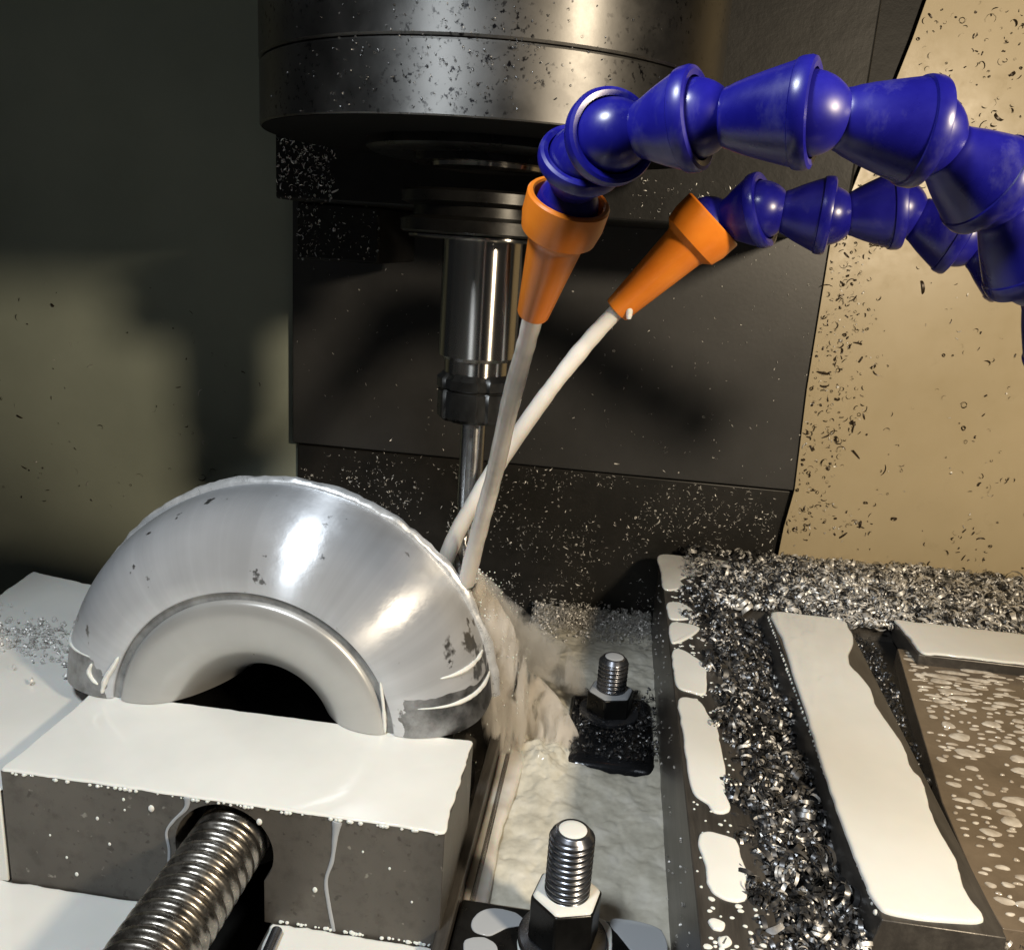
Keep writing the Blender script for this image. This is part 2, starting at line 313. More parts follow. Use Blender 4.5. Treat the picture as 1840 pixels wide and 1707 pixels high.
# ---------------------------------------------------------------- workpiece: half ring
CX, CZ = -15.1, -0.7
def ringpart(name, prof, mat, parent, seg=180, jag=None, drop=0.):
    mb = MB(); mb.lathe([(r, y) for r, y in prof], (CX, 0, CZ), axis=(0, 1, 0), seg=seg, close=True, rfun=jag)
    v = np.array(mb.v); bm = bmesh.new(); vs = [bm.verts.new(p) for p in mb.v]
    for f in mb.f: bm.faces.new([vs[i] for i in f])
    if drop:
        for w in vs:
            rr = math.hypot(w.co.x-CX, w.co.z-CZ); w.co.z -= drop*max(0, 6.3-rr)
    bmesh.ops.bisect_plane(bm, geom=bm.verts[:]+bm.edges[:]+bm.faces[:], plane_co=(0, 0, .02), plane_no=(0, 0, 1), clear_inner=True)
    bmesh.ops.holes_fill(bm, edges=[e for e in bm.edges if e.is_boundary], sides=0)
    bm.verts.index_update(); m2 = MB(); m2.v = [tuple(w.co) for w in bm.verts]; m2.f = [tuple(w.index for w in f.verts) for f in bm.faces]; bm.free()
    return obj(name, m2, mat, parent, seg_angle=32)
ring = thing('half_ring', (CX, 36, CZ), 'wet aluminium half ring arching up from the front vise jaw', 'workpiece')
outer = spline([(10.85, 38.45), (10.84, 37.7), (10.72, 36.75), (10.38, 35.8), (9.75, 34.95), (8.85, 34.35), (7.8, 34.02), (7.2, 33.97), (6.85, 34.02)], 5)
outer = [np.array([a[0] if a[0] < 7.8 else 7.8+(a[0]-7.8)*.925, a[1]]) for a in outer]
obj_o = ringpart('body', [tuple(p) for p in outer]+[(6.8, 34.08), (6.79, 34.55), (6.6, 38.45)], 'alu_film', ring)
inner = spline([(6.42, 34.12), (6.25, 33.95), (5.8, 33.86), (5.1, 33.94), (4.55, 34.16), (4.0, 34.6), (3.5, 35.3), (3.0, 36.4), (2.7, 37.5), (2.6, 38.44)], 5)
ringpart('collar', [(6.36, 38.44), (6.42, 34.33)]+[tuple(p) for p in inner], 'alu_frosted', ring, drop=.24)
ringpart('groove', [(6.78, 34.2), (6.78, 34.5), (6.38, 34.5), (6.38, 34.2)], 'groove_metal', ring)
def jag(r, h, t):
    return r+(.10*fbm(t*9, h*1.2, 3)+.07*math.sin(t*70)*fbm(t*4, 7)) if r > 10.75 else r
ringpart('burr_rim', [(2.65, 38.46), (10.68, 38.46), (10.78, 38.5), (10.9, 38.62), (10.95, 38.8), (10.85, 39.0), (10.65, 39.1), (2.65, 39.1)], 'alu_bright', ring, seg=260, jag=jag, drop=.3)
# coolant beads that hang on the ring
def on_ring(z, y0, y1, side, n=26):
    pr = [p for p in outer]; out = []
    for i in range(n):
        y = y0+(y1-y0)*i/(n-1)
        r = np.interp(y, [p[1] for p in pr][::-1], [p[0] for p in pr][::-1])
        dx = math.sqrt(max(.01, r*r-(z-CZ)**2)); out.append((CX+side*dx, y, z))
    return out
def bead(name, pts, r, label, fl=None): return obj(name, MB().tube(pts, lambda t: r*(.12+.88*math.sin(math.pi*min(1, max(0, t)))**.5)*(1+.35*fbm(t*7, r*50)), 8, flat=fl), 'coolant', label=label, cat='coolant')
bead('coolant_bead', spline([p for p in on_ring(1.95, 34.15, 38.2, -1, 11)], 4), .13, 'curved white coolant line around the left foot of the half ring')
bead('coolant_bead', spline([p for p in on_ring(1.45, 34.1, 38.4, 1, 11)], 4), .13, 'lower white coolant line around the right foot of the half ring')
bead('coolant_bead', spline([p for p in on_ring(2.75, 34.7, 38.0, 1, 10)], 4), .12, 'upper white coolant line on the right flank of the half ring')
def on_face(px):
    out = []
    for x, y in px:                       # slide along the view ray of the survey until the ring surface is met
        best = None
        for k in range(400):
            Y = 33.5+k*.0125; p = ony(x, y, Y); rr = math.hypot(p[0]-CX, p[2]-CZ)
            if rr > 6.5: ys = np.interp(rr, [q[0] for q in outer][::-1], [q[1] for q in outer][::-1])
            else: ys = np.interp(rr, [q[0] for q in inner][::-1], [q[1] for q in inner][::-1])
            if Y >= ys-.03: best = p; break
        out.append(best if best is not None else p)
    return out
bead('coolant_drip', spline(on_face([(213, 1180), (203, 1198), (192, 1215), (186, 1232), (183, 1246)]), 5), .14, 'thick white drip down the left foot of the half ring')
bead('coolant_drip', spline(on_face([(165, 1192), (160, 1206), (166, 1220), (176, 1230)]), 5), .11, 'hook shaped white drip on the dark left foot of the ring')
bead('coolant_drip', spline(on_face([(683, 1225), (688, 1260), (691, 1295), (692, 1318)]), 5), .09, 'thin white drip down the front of the right ring foot')

# ---------------------------------------------------------------- vise
JX0, JX1, JY0, JY1 = -23.1, -4.75, 28.1, 34.5
SX, SZ = -13.65, -2.3
vise = thing('machine_vise', (-14, 28, -9), 'grey steel vise with a wide jaw block and big threaded screw', 'vise')
jaw = obj('front_jaw', MB().box(JX0, JX1, JY0, JY1, -5.5, -.1), 'jaw_steel', vise, smooth=False)
cyl = obj('cutter', MB().lathe([(0, JY0-1), (2.05, JY0-1), (2.05, JY0+4.5), (0, JY0+4.5)], (SX, 0, SZ), axis=(0, 1, 0), seg=64), 'jaw_steel', vise)
slot = obj('cutter', MB().box(-15.5, -12.0, JY0-1, JY0+3.5, -7, SZ), 'jaw_steel', vise)
for c_ in (cyl, slot):
    b = jaw.modifiers.new('cut', 'BOOLEAN'); b.object = c_; b.operation = 'DIFFERENCE'; b.solver = 'EXACT'
dg = bpy.context.evaluated_depsgraph_get(); dg.update()
me = bpy.data.meshes.new_from_object(jaw.evaluated_get(dg)); jaw.modifiers.clear(); jaw.data = me
for c_ in (cyl, slot): bpy.data.objects.remove(c_, do_unlink=True)
b = jaw.modifiers.new('bevel', 'BEVEL'); b.width = .06*S; b.segments = 2; b.limit_method = 'ANGLE'; b.angle_limit = math.radians(40)
obj('rear_jaw', MB().box(-26.5, -6.4, 39.3, 45, -5.5, 2.2), 'dark_steel', vise, bevel=.08)
obj('clamp_gap_floor', MB().box(-30, -5.2, 34.6, 39.2, -8, -4.2), 'dark_steel', vise)
obj('bed', MB().box(-60, -15.4, -5, 46, -9, -5.52), 'jaw_steel', vise, bevel=.08)
obj('bed', MB().box(-11.75, -4.95, -5, 46, -9, -5.52), 'jaw_steel', vise, bevel=.08)
obj('bed_channel', MB().box(-15.5, -11.6, -5, 46, -12, -9.1), 'cover_black', vise)
obj('side_rail', MB().box(-4.9, -4.35, 14, 46, -9, -4.6), 'fixture_steel', vise, bevel=.06)
mb = MB(); thread(mb, (SX, 32, SZ), (0, -1, 0), 1.52, .2, .62, 24, 56, 10)
obj('lead_screw', mb, 'screw_steel', vise, seg_angle=60)
obj('bushing', MB().lathe([(1.6, JY0+1.6), (2.04, JY0+1.6), (2.04, JY0+3), (1.6, JY0+3)], (SX, 0, SZ), axis=(0, 1, 0), seg=48, close=True), 'dark_steel', vise)
pin = [onz(498, 1675, -5.3), onz(470, 1740, -5.3)]
obj('grub_pin', MB().tube([pin[0]+[0, 0, .1], pin[1]+[0, 0, .1]], .22, 16), 'stud_steel', label='short grey pin lying on the white vise bed right of the screw', cat='pin')
# block to the left
lb = [onz(x, y, -1.)[:2] for x, y in ((60, 1026), (0, 1066), (-120, 1150))]
poly = [(-60, 28.2), (JX0-.12, 28.2), (JX0-.12, 46.4), (lb[0][0], lb[0][1]), (lb[1][0], lb[1][1]), (lb[2][0], lb[2][1]), (-60, lb[2][1])]
obj('side_block', MB().prism(poly, -5.5, -1.1), 'jaw_steel', bevel=.1, label='broad block left of the vise jaw drowned in white coolant', cat='block')

# ---------------------------------------------------------------- coolant sheets and puddles
def sheet(name, outline, z, h, label, cat='puddle', n=7, mat='coolant', wob=.05, closed_pts=None, group=None):
    P = spline([(p[0], p[1]) for p in outline], n, True); P = [np.array(p) for p in P]
    ar = sum(P[i][0]*P[(i+1) % len(P)][1]-P[(i+1) % len(P)][0]*P[i][1] for i in range(len(P)))
    if ar < 0: P = P[::-1]
    N = len(P); nr = []
    for i in range(N):
        t = P[(i+1) % N]-P[i-1]; t = t/(np.linalg.norm(t)+1e-9); nr.append(np.array([-t[1], t[0]]))
    P = [P[i]+nr[i]*wob*fbm(P[i][0]*1.3, P[i][1]*1.3, z) for i in range(N)]
    v = []; f = []; steps = [(0, 0), (.012, .45), (.05, .8), (.11, .95), (.2, 1.)]
    for d, k in steps:
        for i in range(N): v.append((*(P[i]+nr[i]*d*h/.12), z+h*k))
    for s in range(len(steps)-1):
        for i in range(N): f.append((s*N+i, s*N+(i+1) % N, (s+1)*N+(i+1) % N, (s+1)*N+i))
    f.append(tuple((len(steps)-1)*N+i for i in range(N)))
    return obj(name, MB().add(v, f), mat, label=label, cat=cat, group=group, seg_angle=70)
def densify(c, step=1.2):
    out = []
    for i in range(len(c)):
        a = np.array(c[i][:2], float); b = np.array(c[(i+1) % len(c)][:2], float); n = max(1, int(np.linalg.norm(b-a)/step))
        out += [a+(b-a)*k/n for k in range(n)]
    return out
sheet('coolant_film', densify([(JX0+.03, JY0-.02), (JX1-.02, JY0-.02), (JX1-.04, JY1-.02), (JX0+.03, JY1-.02)], .8), -.1, .08, 'smooth sheet of white coolant on top of the front vise jaw', 'coolant', 4, wob=.06)
q2 = [(-59, 28.2), (JX0-.14, 28.2), (JX0-.14, 46.3), (lb[0][0], lb[0][1]-.05), (lb[1][0]+.05, lb[1][1]-.05), (lb[2][0], lb[2][1]-.1), (-59, lb[2][1]-.2)]
sheet('coolant_film', densify(q2, 1.), -1.1, .1, 'white coolant covering the block on the left', 'coolant', 3, wob=.08)
obj('coolant_film', MB().box(-59, JX0-.12, 28.05, 28.19, -5.45, -1.08), 'coolant', bevel=.05, label='milky coolant running down the front of the left block', cat='coolant')
sheet('coolant_film', densify([(-55, 2), (-15.5, 2), (-15.5, 28.05), (-55, 28.05)], 1.), -5.52, .12, 'pale coolant pool on the vise bed left of the screw', 'coolant', 3, wob=.1)
sheet('coolant_film', densify([(-11.65, 2), (-5.0, 2), (-5.0, 28.05), (-11.65, 28.05)], .7), -5.52, .12, 'pale coolant pool on the vise bed right of the screw', 'coolant', 3, wob=.12)
# drips on the jaw face
def face_drip(px, r, label):
    pts = [ony(x, y, JY0-.02) for x, y in px]
    obj('coolant_drip', MB().tube(spline(pts, 6), lambda t: r*(1.5-.9*min(1, t*3))*(1+.2*fbm(t*8, r)), 10, flat=Vector((0, 1, 0))), 'coolant_thin', label=label, cat='coolant')
face_drip([(337, 1432), (334, 1452), (312, 1474), (299, 1496), (304, 1530), (300, 1580)], .1, 'crooked thin coolant trickle left of the screw hole')
face_drip([(606, 1476), (602, 1505), (597, 1545), (586, 1582), (591, 1625), (600, 1672)], .13, 'pale coolant trickle down the jaw face right of the screw')
mb = MB()
def dome(mb, c, r, h, nrm=(0, 0, 1), asp=1., seg=10, irr=0.):
    nz = Vector(nrm).normalized(); b = Vector((1, 0, 0)); b = (b-nz*b.dot(nz)).normalized() if abs(nz.x) < .9 else nz.orthogonal().normalized(); d = nz.cross(b); c = Vector(c)
    v = []; f = []; ph = random.random()*9
    for rr, hh in ((1, 0), (.93, .5), (.62, .9)):
        for k in range(seg):
            a = 2*math.pi*k/seg; g = rr*r*(1+irr*math.sin(2*a+ph)+irr*.7*math.sin(3*a+ph*2)); v.append(c+b*math.cos(a)*g*asp+d*math.sin(a)*g+nz*h*hh)
    v.append(c+nz*h)
    for s in range(2):
        for k in range(seg): f.append((s*seg+k, s*seg+(k+1) % seg, (s+1)*seg+(k+1) % seg, (s+1)*seg+k))
    for k in range(seg): f.append((2*seg+k, 2*seg+(k+1) % seg, 3*seg))
    mb.add(v, f)
for x, y, r in [(272, 1452, .16), (222, 1436, .08), (175, 1470, .09), (566, 1598, .13), (197, 1516, .08), (138, 1570, .1), (120, 1540, .07), (466, 1476, .15), (652, 1530, .06), (224, 1455, .06), (700, 1560, .07), (740, 1620, .06), (90, 1500, .06)]:
    dome(mb, ony(x, y, JY0-.005), r, r*.45, (0, -1, 0), .8)
for i in range(70):
    x = random.uniform(JX0+.2, JX1-.2); r = random.uniform(.03, .09); dome(mb, (x, JY0-.01, -.13-random.random()*.05), r, r*.9, (0, -1, -.1), 1.2, 8)
for i in range(45):
    x = random.uniform(-11.4, JX1-.2); r = random.uniform(.03, .09); dome(mb, (x, JY0-.01, -5.32-random.random()*.06), r, r*.9, (0, -1, .3), 1.2, 8)
obj('coolant_droplets', mb, 'coolant', kind='stuff', label='scattered white coolant drops on the front face of the vise jaw', cat='droplets')

# ---------------------------------------------------------------- fixture on the right
RX = 4.62
fx = thing('fixture_table', (16, 45, -9), 'dark steel fixture on the right with channel, ridge and tray', 'fixture')
obj('left_rail', MB().box(RX, 7.3, 12, 61.8, -9, 0), 'fixture_steel', fx, bevel=.05)
obj('channel_floor', MB().box(7.2, 11.0, 12, 61.7, -9, -2.2), 'fixture_steel', fx)
obj('ridge', MB().add([(10.5, 26.6, -2.4), (15.3, 26.6, -2.4), (15.3, 53.8, -2.4), (10.5, 53.8, -2.4), (11.05, 26.75, 0), (15.2, 26.75, 0), (16.1, 53.6, 0), (11.25, 53.6, 0)],
    [(0,3,2,1),(4,5,6,7),(0,1,5,4),(1,2,6,5),(2,3,7,6),(3,0,4,7)]), 'fixture_steel', fx, bevel=.05)
obj('front_ledge', MB().box(10.9, 40, 10, 26.55, -9, -1.6), 'fixture_steel', fx, bevel=.05)
obj('groove_floor', MB().box(11.2, 20, 26.6, 53.8, -9, -1.3), 'cover_black', fx)
tl = [onz(1612, 1165, -.25), onz(1692, 1440, -.25), onz(1760, 1600, -.25)]
obj('tray', MB().prism([(tl[2][0]+.1, 27.5), (40, 27.5), (40, 51), (tl[0][0], tl[0][1]), (tl[1][0], tl[1][1]), (tl[2][0], tl[2][1])], -2, -.25), 'tray_brown', fx, bevel=.05)
obj('rear_deck', MB().box(7.25, 40, 53.7, 63.6, -9, -.2), 'fixture_steel', fx)
br = [onz(1625, 1132, .5), onz(1660, 1172, .5)]
obj('tray_bar', MB().box(br[0][0]-.1, 40, br[1][1]-.1, 53.4, -.9, .4), 'fixture_steel', fx, bevel=.1)
sheet('coolant_film', densify([(br[0][0]+.1, br[1][1]), (39.9, br[1][1]), (39.9, 53.2), (br[0][0]-.1, 53.2)], 1.), .4, .12, 'long white coolant strip on the bar behind the tray', 'coolant', 4, wob=.1)
def z8(pts): return [onz(1140+x/2.286, 960+y/2.286, .0) for x, y in pts]
PUD = [
 ([(100,88),(230,96),(350,108),(480,135),(470,160),(340,165),(240,172),(190,190),(205,215),(180,228),(120,226),(108,160)], 'warm white puddle at the far end of the left rail'),
 ([(135,285),(190,283),(235,310),(250,340),(210,352),(150,350),(135,320)], 'small leaf shaped puddle, second from the far end of the rail'),
 ([(145,370),(200,367),(265,385),(250,410),(200,440),(150,445)], 'small pinkish puddle, third from the far end of the rail'),
 ([(155,482),(190,475),(250,508),(290,540),(298,600),(290,658),(230,652),(175,628),(160,560)], 'rounded white puddle on the rail level with the rear stud'),
 ([(180,685),(230,675),(280,700),(300,740),(340,800),(360,900),(375,980),(370,1040),(395,1135),(330,1145),(300,1110),(240,1060),(215,950),(195,800)], 'longest white puddle along the middle of the left rail'),
 ([(270,1235),(320,1225),(400,1250),(425,1275),(440,1340),(470,1400),(455,1440),(460,1500),(400,1510),(330,1480),(300,1440),(295,1380),(265,1290)], 'nearest large white puddle on the left rail beside chips'),
 ([(300,1590),(330,1580),(370,1600),(360,1630),(320,1625)], 'tiny oval puddle at the near end of the rail'),
 ([(340,1660),(380,1650),(400,1680),(360,1700)], 'tiny round puddle nearest the bottom of the rail')]
for pts, lab in PUD: sheet('coolant_puddle', z8(pts), .001, .09, lab, 'puddle', 6, group='puddles on the left rail')
STRIP = [(562,327),(700,335),(850,355),(880,390),(900,440),(880,500),(885,540),(930,590),(970,640),(990,700),(1040,780),(1090,850),(1110,890),(1140,970),(1180,1010),(1200,1080),(1215,1140),(1240,1200),(1280,1270),(1320,1340),(1340,1420),(1370,1490),(1420,1550),(1430,1590),(1380,1600),(1200,1590),(1050,1565),(995,1530),(952,1450),(902,1330),(852,1200),(802,1060),(745,880),(697,720),(647,570),(605,430)]
sheet('coolant_puddle', z8(STRIP), .001, .14, 'long cream coolant puddle covering the ridge top', 'puddle', 4, wob=.05)
# droplets on tray
mb = MB(); placed = []
def tray_in(x, y):
    if not (28 < y < 50.6 and x < 31): return False
    e0 = np.interp(y, [tl[2][1], tl[1][1], tl[0][1]], [tl[2][0], tl[1][0], tl[0][0]]); return x > e0+.25
tries = 0
while len(placed) < 760 and tries < 30000:
    tries += 1; y = random.uniform(28, 50.6); x = random.uniform(15, 31); r = .08+.3*random.random()**2.6
    if not tray_in(x, y): continue
    asp = random.uniform(1.1, 2.4) if y < 44 else random.uniform(1.5, 4)
    if not tray_in(x-r*asp, y): continue
    if any(abs(x-a)/1.7 < r+c and abs(y-b) < (r+c)*.9 for a, b, c in placed): continue
    placed.append((x, y, r)); dome(mb, (x, y, -.249), r, .05+.05*r, (0, 0, 1), asp, 12, .13)
obj('coolant_droplets', mb, 'coolant_drop', kind='stuff', label='countless cream coolant drops beading on the brown tray', cat='droplets')
mb = MB()
for i in range(60):
    y = 27.2+26*i/60+random.uniform(-.12, .12); x = 11.03+.007*(y-27); r = random.uniform(.05, .12)
    dome(mb, (x-.03, y, -.14-random.random()*.06), r, r*.8, (-1, 0, .2), 1., 8)
for i in range(260):
    y = random.uniform(14, 60); x = random.uniform(RX+.15, 6.9); r = .04+.09*random.random()**2
    dome(mb, (x, y, .001), r, .04, (0, 0, 1), 1.2, 8, .1)
obj('coolant_droplets', mb, 'coolant', kind='stuff', label='rows of white drops along the rail and the ridge edge', cat='droplets')

# ---------------------------------------------------------------- trough between vise and fixture
nx, ny = 110, 380; X0, X1, Y0, Y1 = -4.4, RX+.05, 30.3, 64.5; v = []; f = []
for j in range(ny+1):
    for i in range(nx+1):
        x = X0+(X1-X0)*i/nx; y = Y0+(Y1-Y0)*j/ny
        wv = Vector((x*.85+.35*fbm(x*.8, y*.8, 2.), y*.7+.35*fbm(x*.8, y*.8, 4.), 0)); d1 = noise.voronoi(wv)[0][0]; d2 = noise.voronoi(wv*2.3)[0][0]
        h = .13*fbm(x*.5, y*.45, 1.)+.20*(.5-min(1, d1)**2)+.06*(.5-min(1, d2)**2)+(.75+.5*fbm(x, y, 7.))*math.exp(-((x+1.9)/1.5)**2-((y-43.2)/1.9)**2)
        v.append((x, y, -6.15+h))
for j in range(ny):
    for i in range(nx): a = j*(nx+1)+i; f.append((a, a+1, a+nx+2, a+nx+1))
obj('coolant_pool', MB().add(v, f), 'coolant_foam', kind='structure', seg_angle=80)
obj('trough_floor', MB().box(-4.9, RX+.02, 10, 64.7, -10, -7.2), 'cover_black', kind='structure')
sheet('coolant_film', [(-4.33, 30.7), (-3.3, 30.7), (-3.25, 33), (-3.3, 36), (-3.0, 40), (-2.9, 44), (-4.2, 45), (-4.33, 38)], -5.9, .3, 'warm cream coolant flow along the edge of the trough', 'coolant', 6, 'coolant_stream')
def stud(x, y, zb, zn, zt, lab, rot=.3):
    t = thing('clamp_stud', (x, y, zb), lab, 'stud', 'clamping studs')
    R = .9; n = R*1.62
    hexp = [(x+n*math.cos(rot+math.pi/3*k), y+n*math.sin(rot+math.pi/3*k)) for k in range(6)]
    obj('washer', MB().lathe([(0, zb), (1.75, zb), (1.8, zb+.05), (1.8, zb+.28), (1.72, zb+.33), (0, zb+.33)], (x, y, 0), seg=48), 'stud_steel', t)
    nut = MB().prism(hexp, zb+.33, zn); nut_o = obj('hex_nut', nut, 'dark_steel', t, bevel=.1, segs=3)
    mb = MB(); thread(mb, (x, y, zb+.1), (0, 0, 1), R, .1, .26, zt-zb-.1, 44, 8, .28); rod_o = obj('threaded_rod', mb, 'stud_steel', t, seg_angle=60)
    ring_ = [((n*.93)*math.cos(a), (n*.93)*math.sin(a)) for a in np.linspace(0, 2*math.pi, 48, endpoint=False)]
    mb = MB(); m = 48; v = []; f = []
    for rr, hh in ((n*.95, 0), (n*.93, .05), (n*.86, .1), (R-.02, .14)):
        for k in range(m):
            a = 2*math.pi*k/m; c6 = math.cos(math.pi/6)/math.cos(((a-rot) % (math.pi/3))-math.pi/6); w = rr*(c6 if rr > 1 else 1); v.append((x+w*math.cos(a), y+w*math.sin(a), zn+.003+hh))
    for s in range(3):
        for k in range(m): f.append((s*m+k, s*m+(k+1) % m, (s+1)*m+(k+1) % m, (s+1)*m+k))
    obj('coolant_collar', mb.add(v, f), 'coolant' if y < 40 else 'coolant_thin', nut_o)
    mb = MB(); dome(mb, (x, y, zt-.005), .56, .05, seg=24); obj('coolant_cap', mb, 'coolant' if y < 40 else 'coolant_thin', rod_o)
    return t
stud(.1, 29.0, -5.05, -2.75, .2, 'nearest threaded stud with hex nut, white coolant on its tip')
stud(1.62, 48.0, -5.6, -4.0, -1.75, 'rear threaded stud standing among dark wet chips on its clamp')
c1 = thing('clamp_bar', (0, 27, -9), 'dark wet clamp bar under the nearest stud', 'clamp')
obj('bar', MB().box(-4.3, 4.2, 20, 30.6, -9, -5.1), 'dark_steel', c1, bevel=.15)
c2 = thing('clamp_bar', (1.6, 47, -9), 'dark wet clamp bar under the rear stud, water streaming over it', 'clamp')
mb = MB().box(-.9, 4.5, 42.6, 51, -9, -5.65); obj('bar', mb, 'wet_steel', c2, bevel=.9, segs=5)
for pts, lab in (([(850,1650),(880,1632),(925,1640),(945,1660),(910,1668),(880,1680),(850,1672)], 'white blot on the near clamp bar left of the nut'),
                 ([(835,1690),(870,1685),(895,1705),(880,1730),(840,1730)], 'pale blot in the corner of the near clamp bar'),
                 ([(1095,1655),(1130,1652),(1190,1672),(1195,1715),(1150,1720),(1120,1690)], 'bluish thin puddle on the near clamp bar right of the nut')):
    sheet('coolant_puddle', [onz(x, y, -5.09) for x, y in pts], -5.095, .05, lab, 'puddle', 6, 'coolant_thin')
sheet('coolant_puddle', [onz(x, y, -5.09) for x, y in [(940,1660),(985,1640),(1080,1650),(1100,1690),(1080,1740),(960,1740),(930,1700)]], -5.095, .07, 'pale coolant ring pooled around the foot of the near nut', 'puddle', 6, 'coolant')

# ---------------------------------------------------------------- coolant hoses
def V(x, y, Y): return Vector(ony(x, y, Y))
def hose(name, cs, tip, label, nlab, k=1., kr=1.):
    root = thing(name, tuple(cs[-1]), label, 'hose', 'coolant hoses')
    for i in range(len(cs)-1):
        a, b = cs[i], cs[i+1]; ax = (b-a); L = ax.length/k; ax.normalize()
        rb, rn, rr = 1.15, .84, 1.48
        prof = [(rb*math.sin(t), -rb*math.cos(t)) for t in np.linspace(.6, 2.38, 12)]
        k0 = rb*math.cos(2.38)*-1
        prof += [(rn, k0+.06), (rn+.02, k0+.14), (rn+.10, k0+.3)]
        prof += [(rn+.10+(rr-.06-rn-.10)*t**.9, k0+.3+(L-.28-k0-.3)*t) for t in (.25, .5, .75, 1.)]
        prof += [(rr-.02, L-.26), (1.25, L-.2), (1.2, L-.5)]
        rim = [(1.2, L-.3), (rr-.05, L-.27), (rr-.01, L-.25), (rr+.02, L-.16), (rr+.03, L+.06), (rr-.01, L+.16), (rr-.12, L+.2), (1.2, L+.17)]
        sg = obj('hose_segment', MB().lathe([(r*k*kr, t*k) for r, t in prof], a, ax, 56), 'blue_plastic', root, seg_angle=28)
        obj('socket_rim', MB().lathe([(r*k*kr, t*k) for r, t in rim], a, ax, 56, close=True), 'blue_plastic', sg, seg_angle=28)
    a = cs[0]; ax = (tip-a); L = ax.length/k; ax.normalize(); e = -.35
    prof = [(1.16, .5), (1.22, -.05), (1.24, e+.06), (1.30, e), (1.42, e), (1.48, e+.07), (1.47, .45), (1.36, .95), (1.06, 1.2), (1.0, 1.35), (.62, L-.08), (.58, L), (.42, L), (.42, L-.6)]
    o = obj('nozzle', MB().lathe([(r*k*(.94 if k < 1 else 1), t*k) for r, t in prof], a, ax, 56), 'orange_plastic', root, seg_angle=28); o['label'] = nlab
    return root
K1 = .75
cs1 = [V(x, y, Y*K1) for x, y, Y in ((1018, 372, 29.6), (1045, 286, 28.2), (1098, 246, 26.2), (1245, 215, 25.2), (1450, 205, 24.2), (1655, 238, 24.6), (1778, 335, 25.2), (1862, 478, 25.6), (1935, 620, 25.8), (2060, 740, 25.8))]
tip1 = V(957, 566, 31.6*K1)
hose('coolant_hose', cs1, tip1, 'nearer blue segmented coolant hose, higher of the two', 'orange nozzle in front of the tool holder', K1, .9)
cs2 = [V(1272, 404, 38.6), V(1368, 378, 37.6), V(1484, 388, 37.2), V(1610, 378, 37.0), V(1722, 425, 36.6), V(1822, 478, 36), V(1925, 520, 35.5), V(2040, 560, 35)]
tip2 = V(1108, 558, 39.0)
hose('coolant_hose', cs2, tip2, 'farther blue segmented coolant hose, lower and behind the other', 'orange nozzle slanting down to the left')
def stream(pts, r0, r1, lab, sd):
    P = spline(pts, 14)
    obj('coolant_stream', MB().tube(P, lambda t: (r0+(r1-r0)*t)*(1+.10*fbm(t*7, sd)+.06*fbm(t*23, sd+4)), 20), 'coolant_stream', label=lab, cat='coolant')
end1 = V(838, 1045, 39.0); end2 = V(795, 1020, 39.75)
stream([tip1-(tip1-cs1[0]).normalized()*.5, V(945, 620, 25.3), V(918, 720, 29), V(889, 850, 33.6), V(862, 950, 37), end1], .26, .42, 'steeper milky coolant jet crossing in front of the other', 1)
stream([tip2-(tip2-cs2[0]).normalized()*.5, V(1065, 605, 39.1), V(1000, 685, 39.2), V(935, 775, 39.3), V(872, 870, 39.3), V(825, 950, 39.4), end2], .36, .42, 'slanting milky coolant jet from the right nozzle', 2)
mb = MB(); dome(mb, V(1131, 560, 38.45), .17, .36, (0, -.1, -1), .9, 20); dome(mb, V(1131, 560, 38.45), .17, .15, (0, .1, 1), .9, 20)
obj('coolant_droplets', mb, 'coolant_stream', kind='stuff', label='cream drop hanging at the mouth of the slanting nozzle', cat='droplets')
# ---------------------------------------------------------------- splash beside the ring
s0 = V(842, 1030, 39.4)
def blob(pts, w, asp, label, sd, seg=28, mat='coolant_spray'):
    P = spline(pts, 10); n = len(P); v = []; f = []
    for i, p in enumerate(P):
        t = i/(n-1); ww = np.interp(t, np.linspace(0, 1, len(w)), w)
        for k in range(seg):
            a = 2*math.pi*k/seg; g = 1+.3*fbm(math.cos(a)*1.5+sd, math.sin(a)*1.5, t*3.)
            v.append((p[0]+math.cos(a)*ww*g, p[1]+math.sin(a)*ww*asp*g, p[2]))
    for i in range(n-1):
        for k in range(seg): f.append((i*seg+k, i*seg+(k+1) % seg, (i+1)*seg+(k+1) % seg, (i+1)*seg+k))
    f += [tuple(range(seg-1, -1, -1)), tuple(range((n-1)*seg, n*seg))]
    obj('coolant_spray', MB().add(v, f), mat, kind='stuff', label=label, cat='splash', seg_angle=80)
blob([V(838, 1005, 40.2), V(858, 1060, 40.6), V(885, 1120, 41.2), V(905, 1190, 42), V(905, 1270, 42.6), V(905, 1350, 43)], [.3, .7, 1.15, 1.25, 1.15, 1.0], .7, 'milky spray falling along the right side of the ring', 1)
blob([V(850, 1030, 41), V(895, 1095, 43), V(945, 1150, 45.5), V(1000, 1200, 48), V(1040, 1240, 49)], [.5, 1.3, 1.9, 1.9, 1.0], .8, 'thin mist of coolant fanning right towards the rear stud', 5, mat='coolant_mist')
blob([V(945, 1205, 47), V(965, 1250, 46), V(985, 1310, 45), V(995, 1375, 44)], [.5, 1.2, 1.6, 1.7], .6, 'streaky milky water pouring over the rear clamp', 3)
mb = MB()
for i in range(420):
    t = random.uniform(.1, 1.05); p = s0+Vector((random.uniform(-.2, 3.2)*t, random.uniform(.3, 6)*t, random.uniform(-2, 1.5)*t-8*t*t)); r = random.uniform(.02, .06); dome(mb, p, r, r, (0, 0, 1), 1., 6); dome(mb, p, r, r, (0, 0, -1), 1., 6)
obj('coolant_splash', mb, 'coolant_stream', kind='stuff', label='fine coolant drops flying from the cut into the trough', cat='splash')

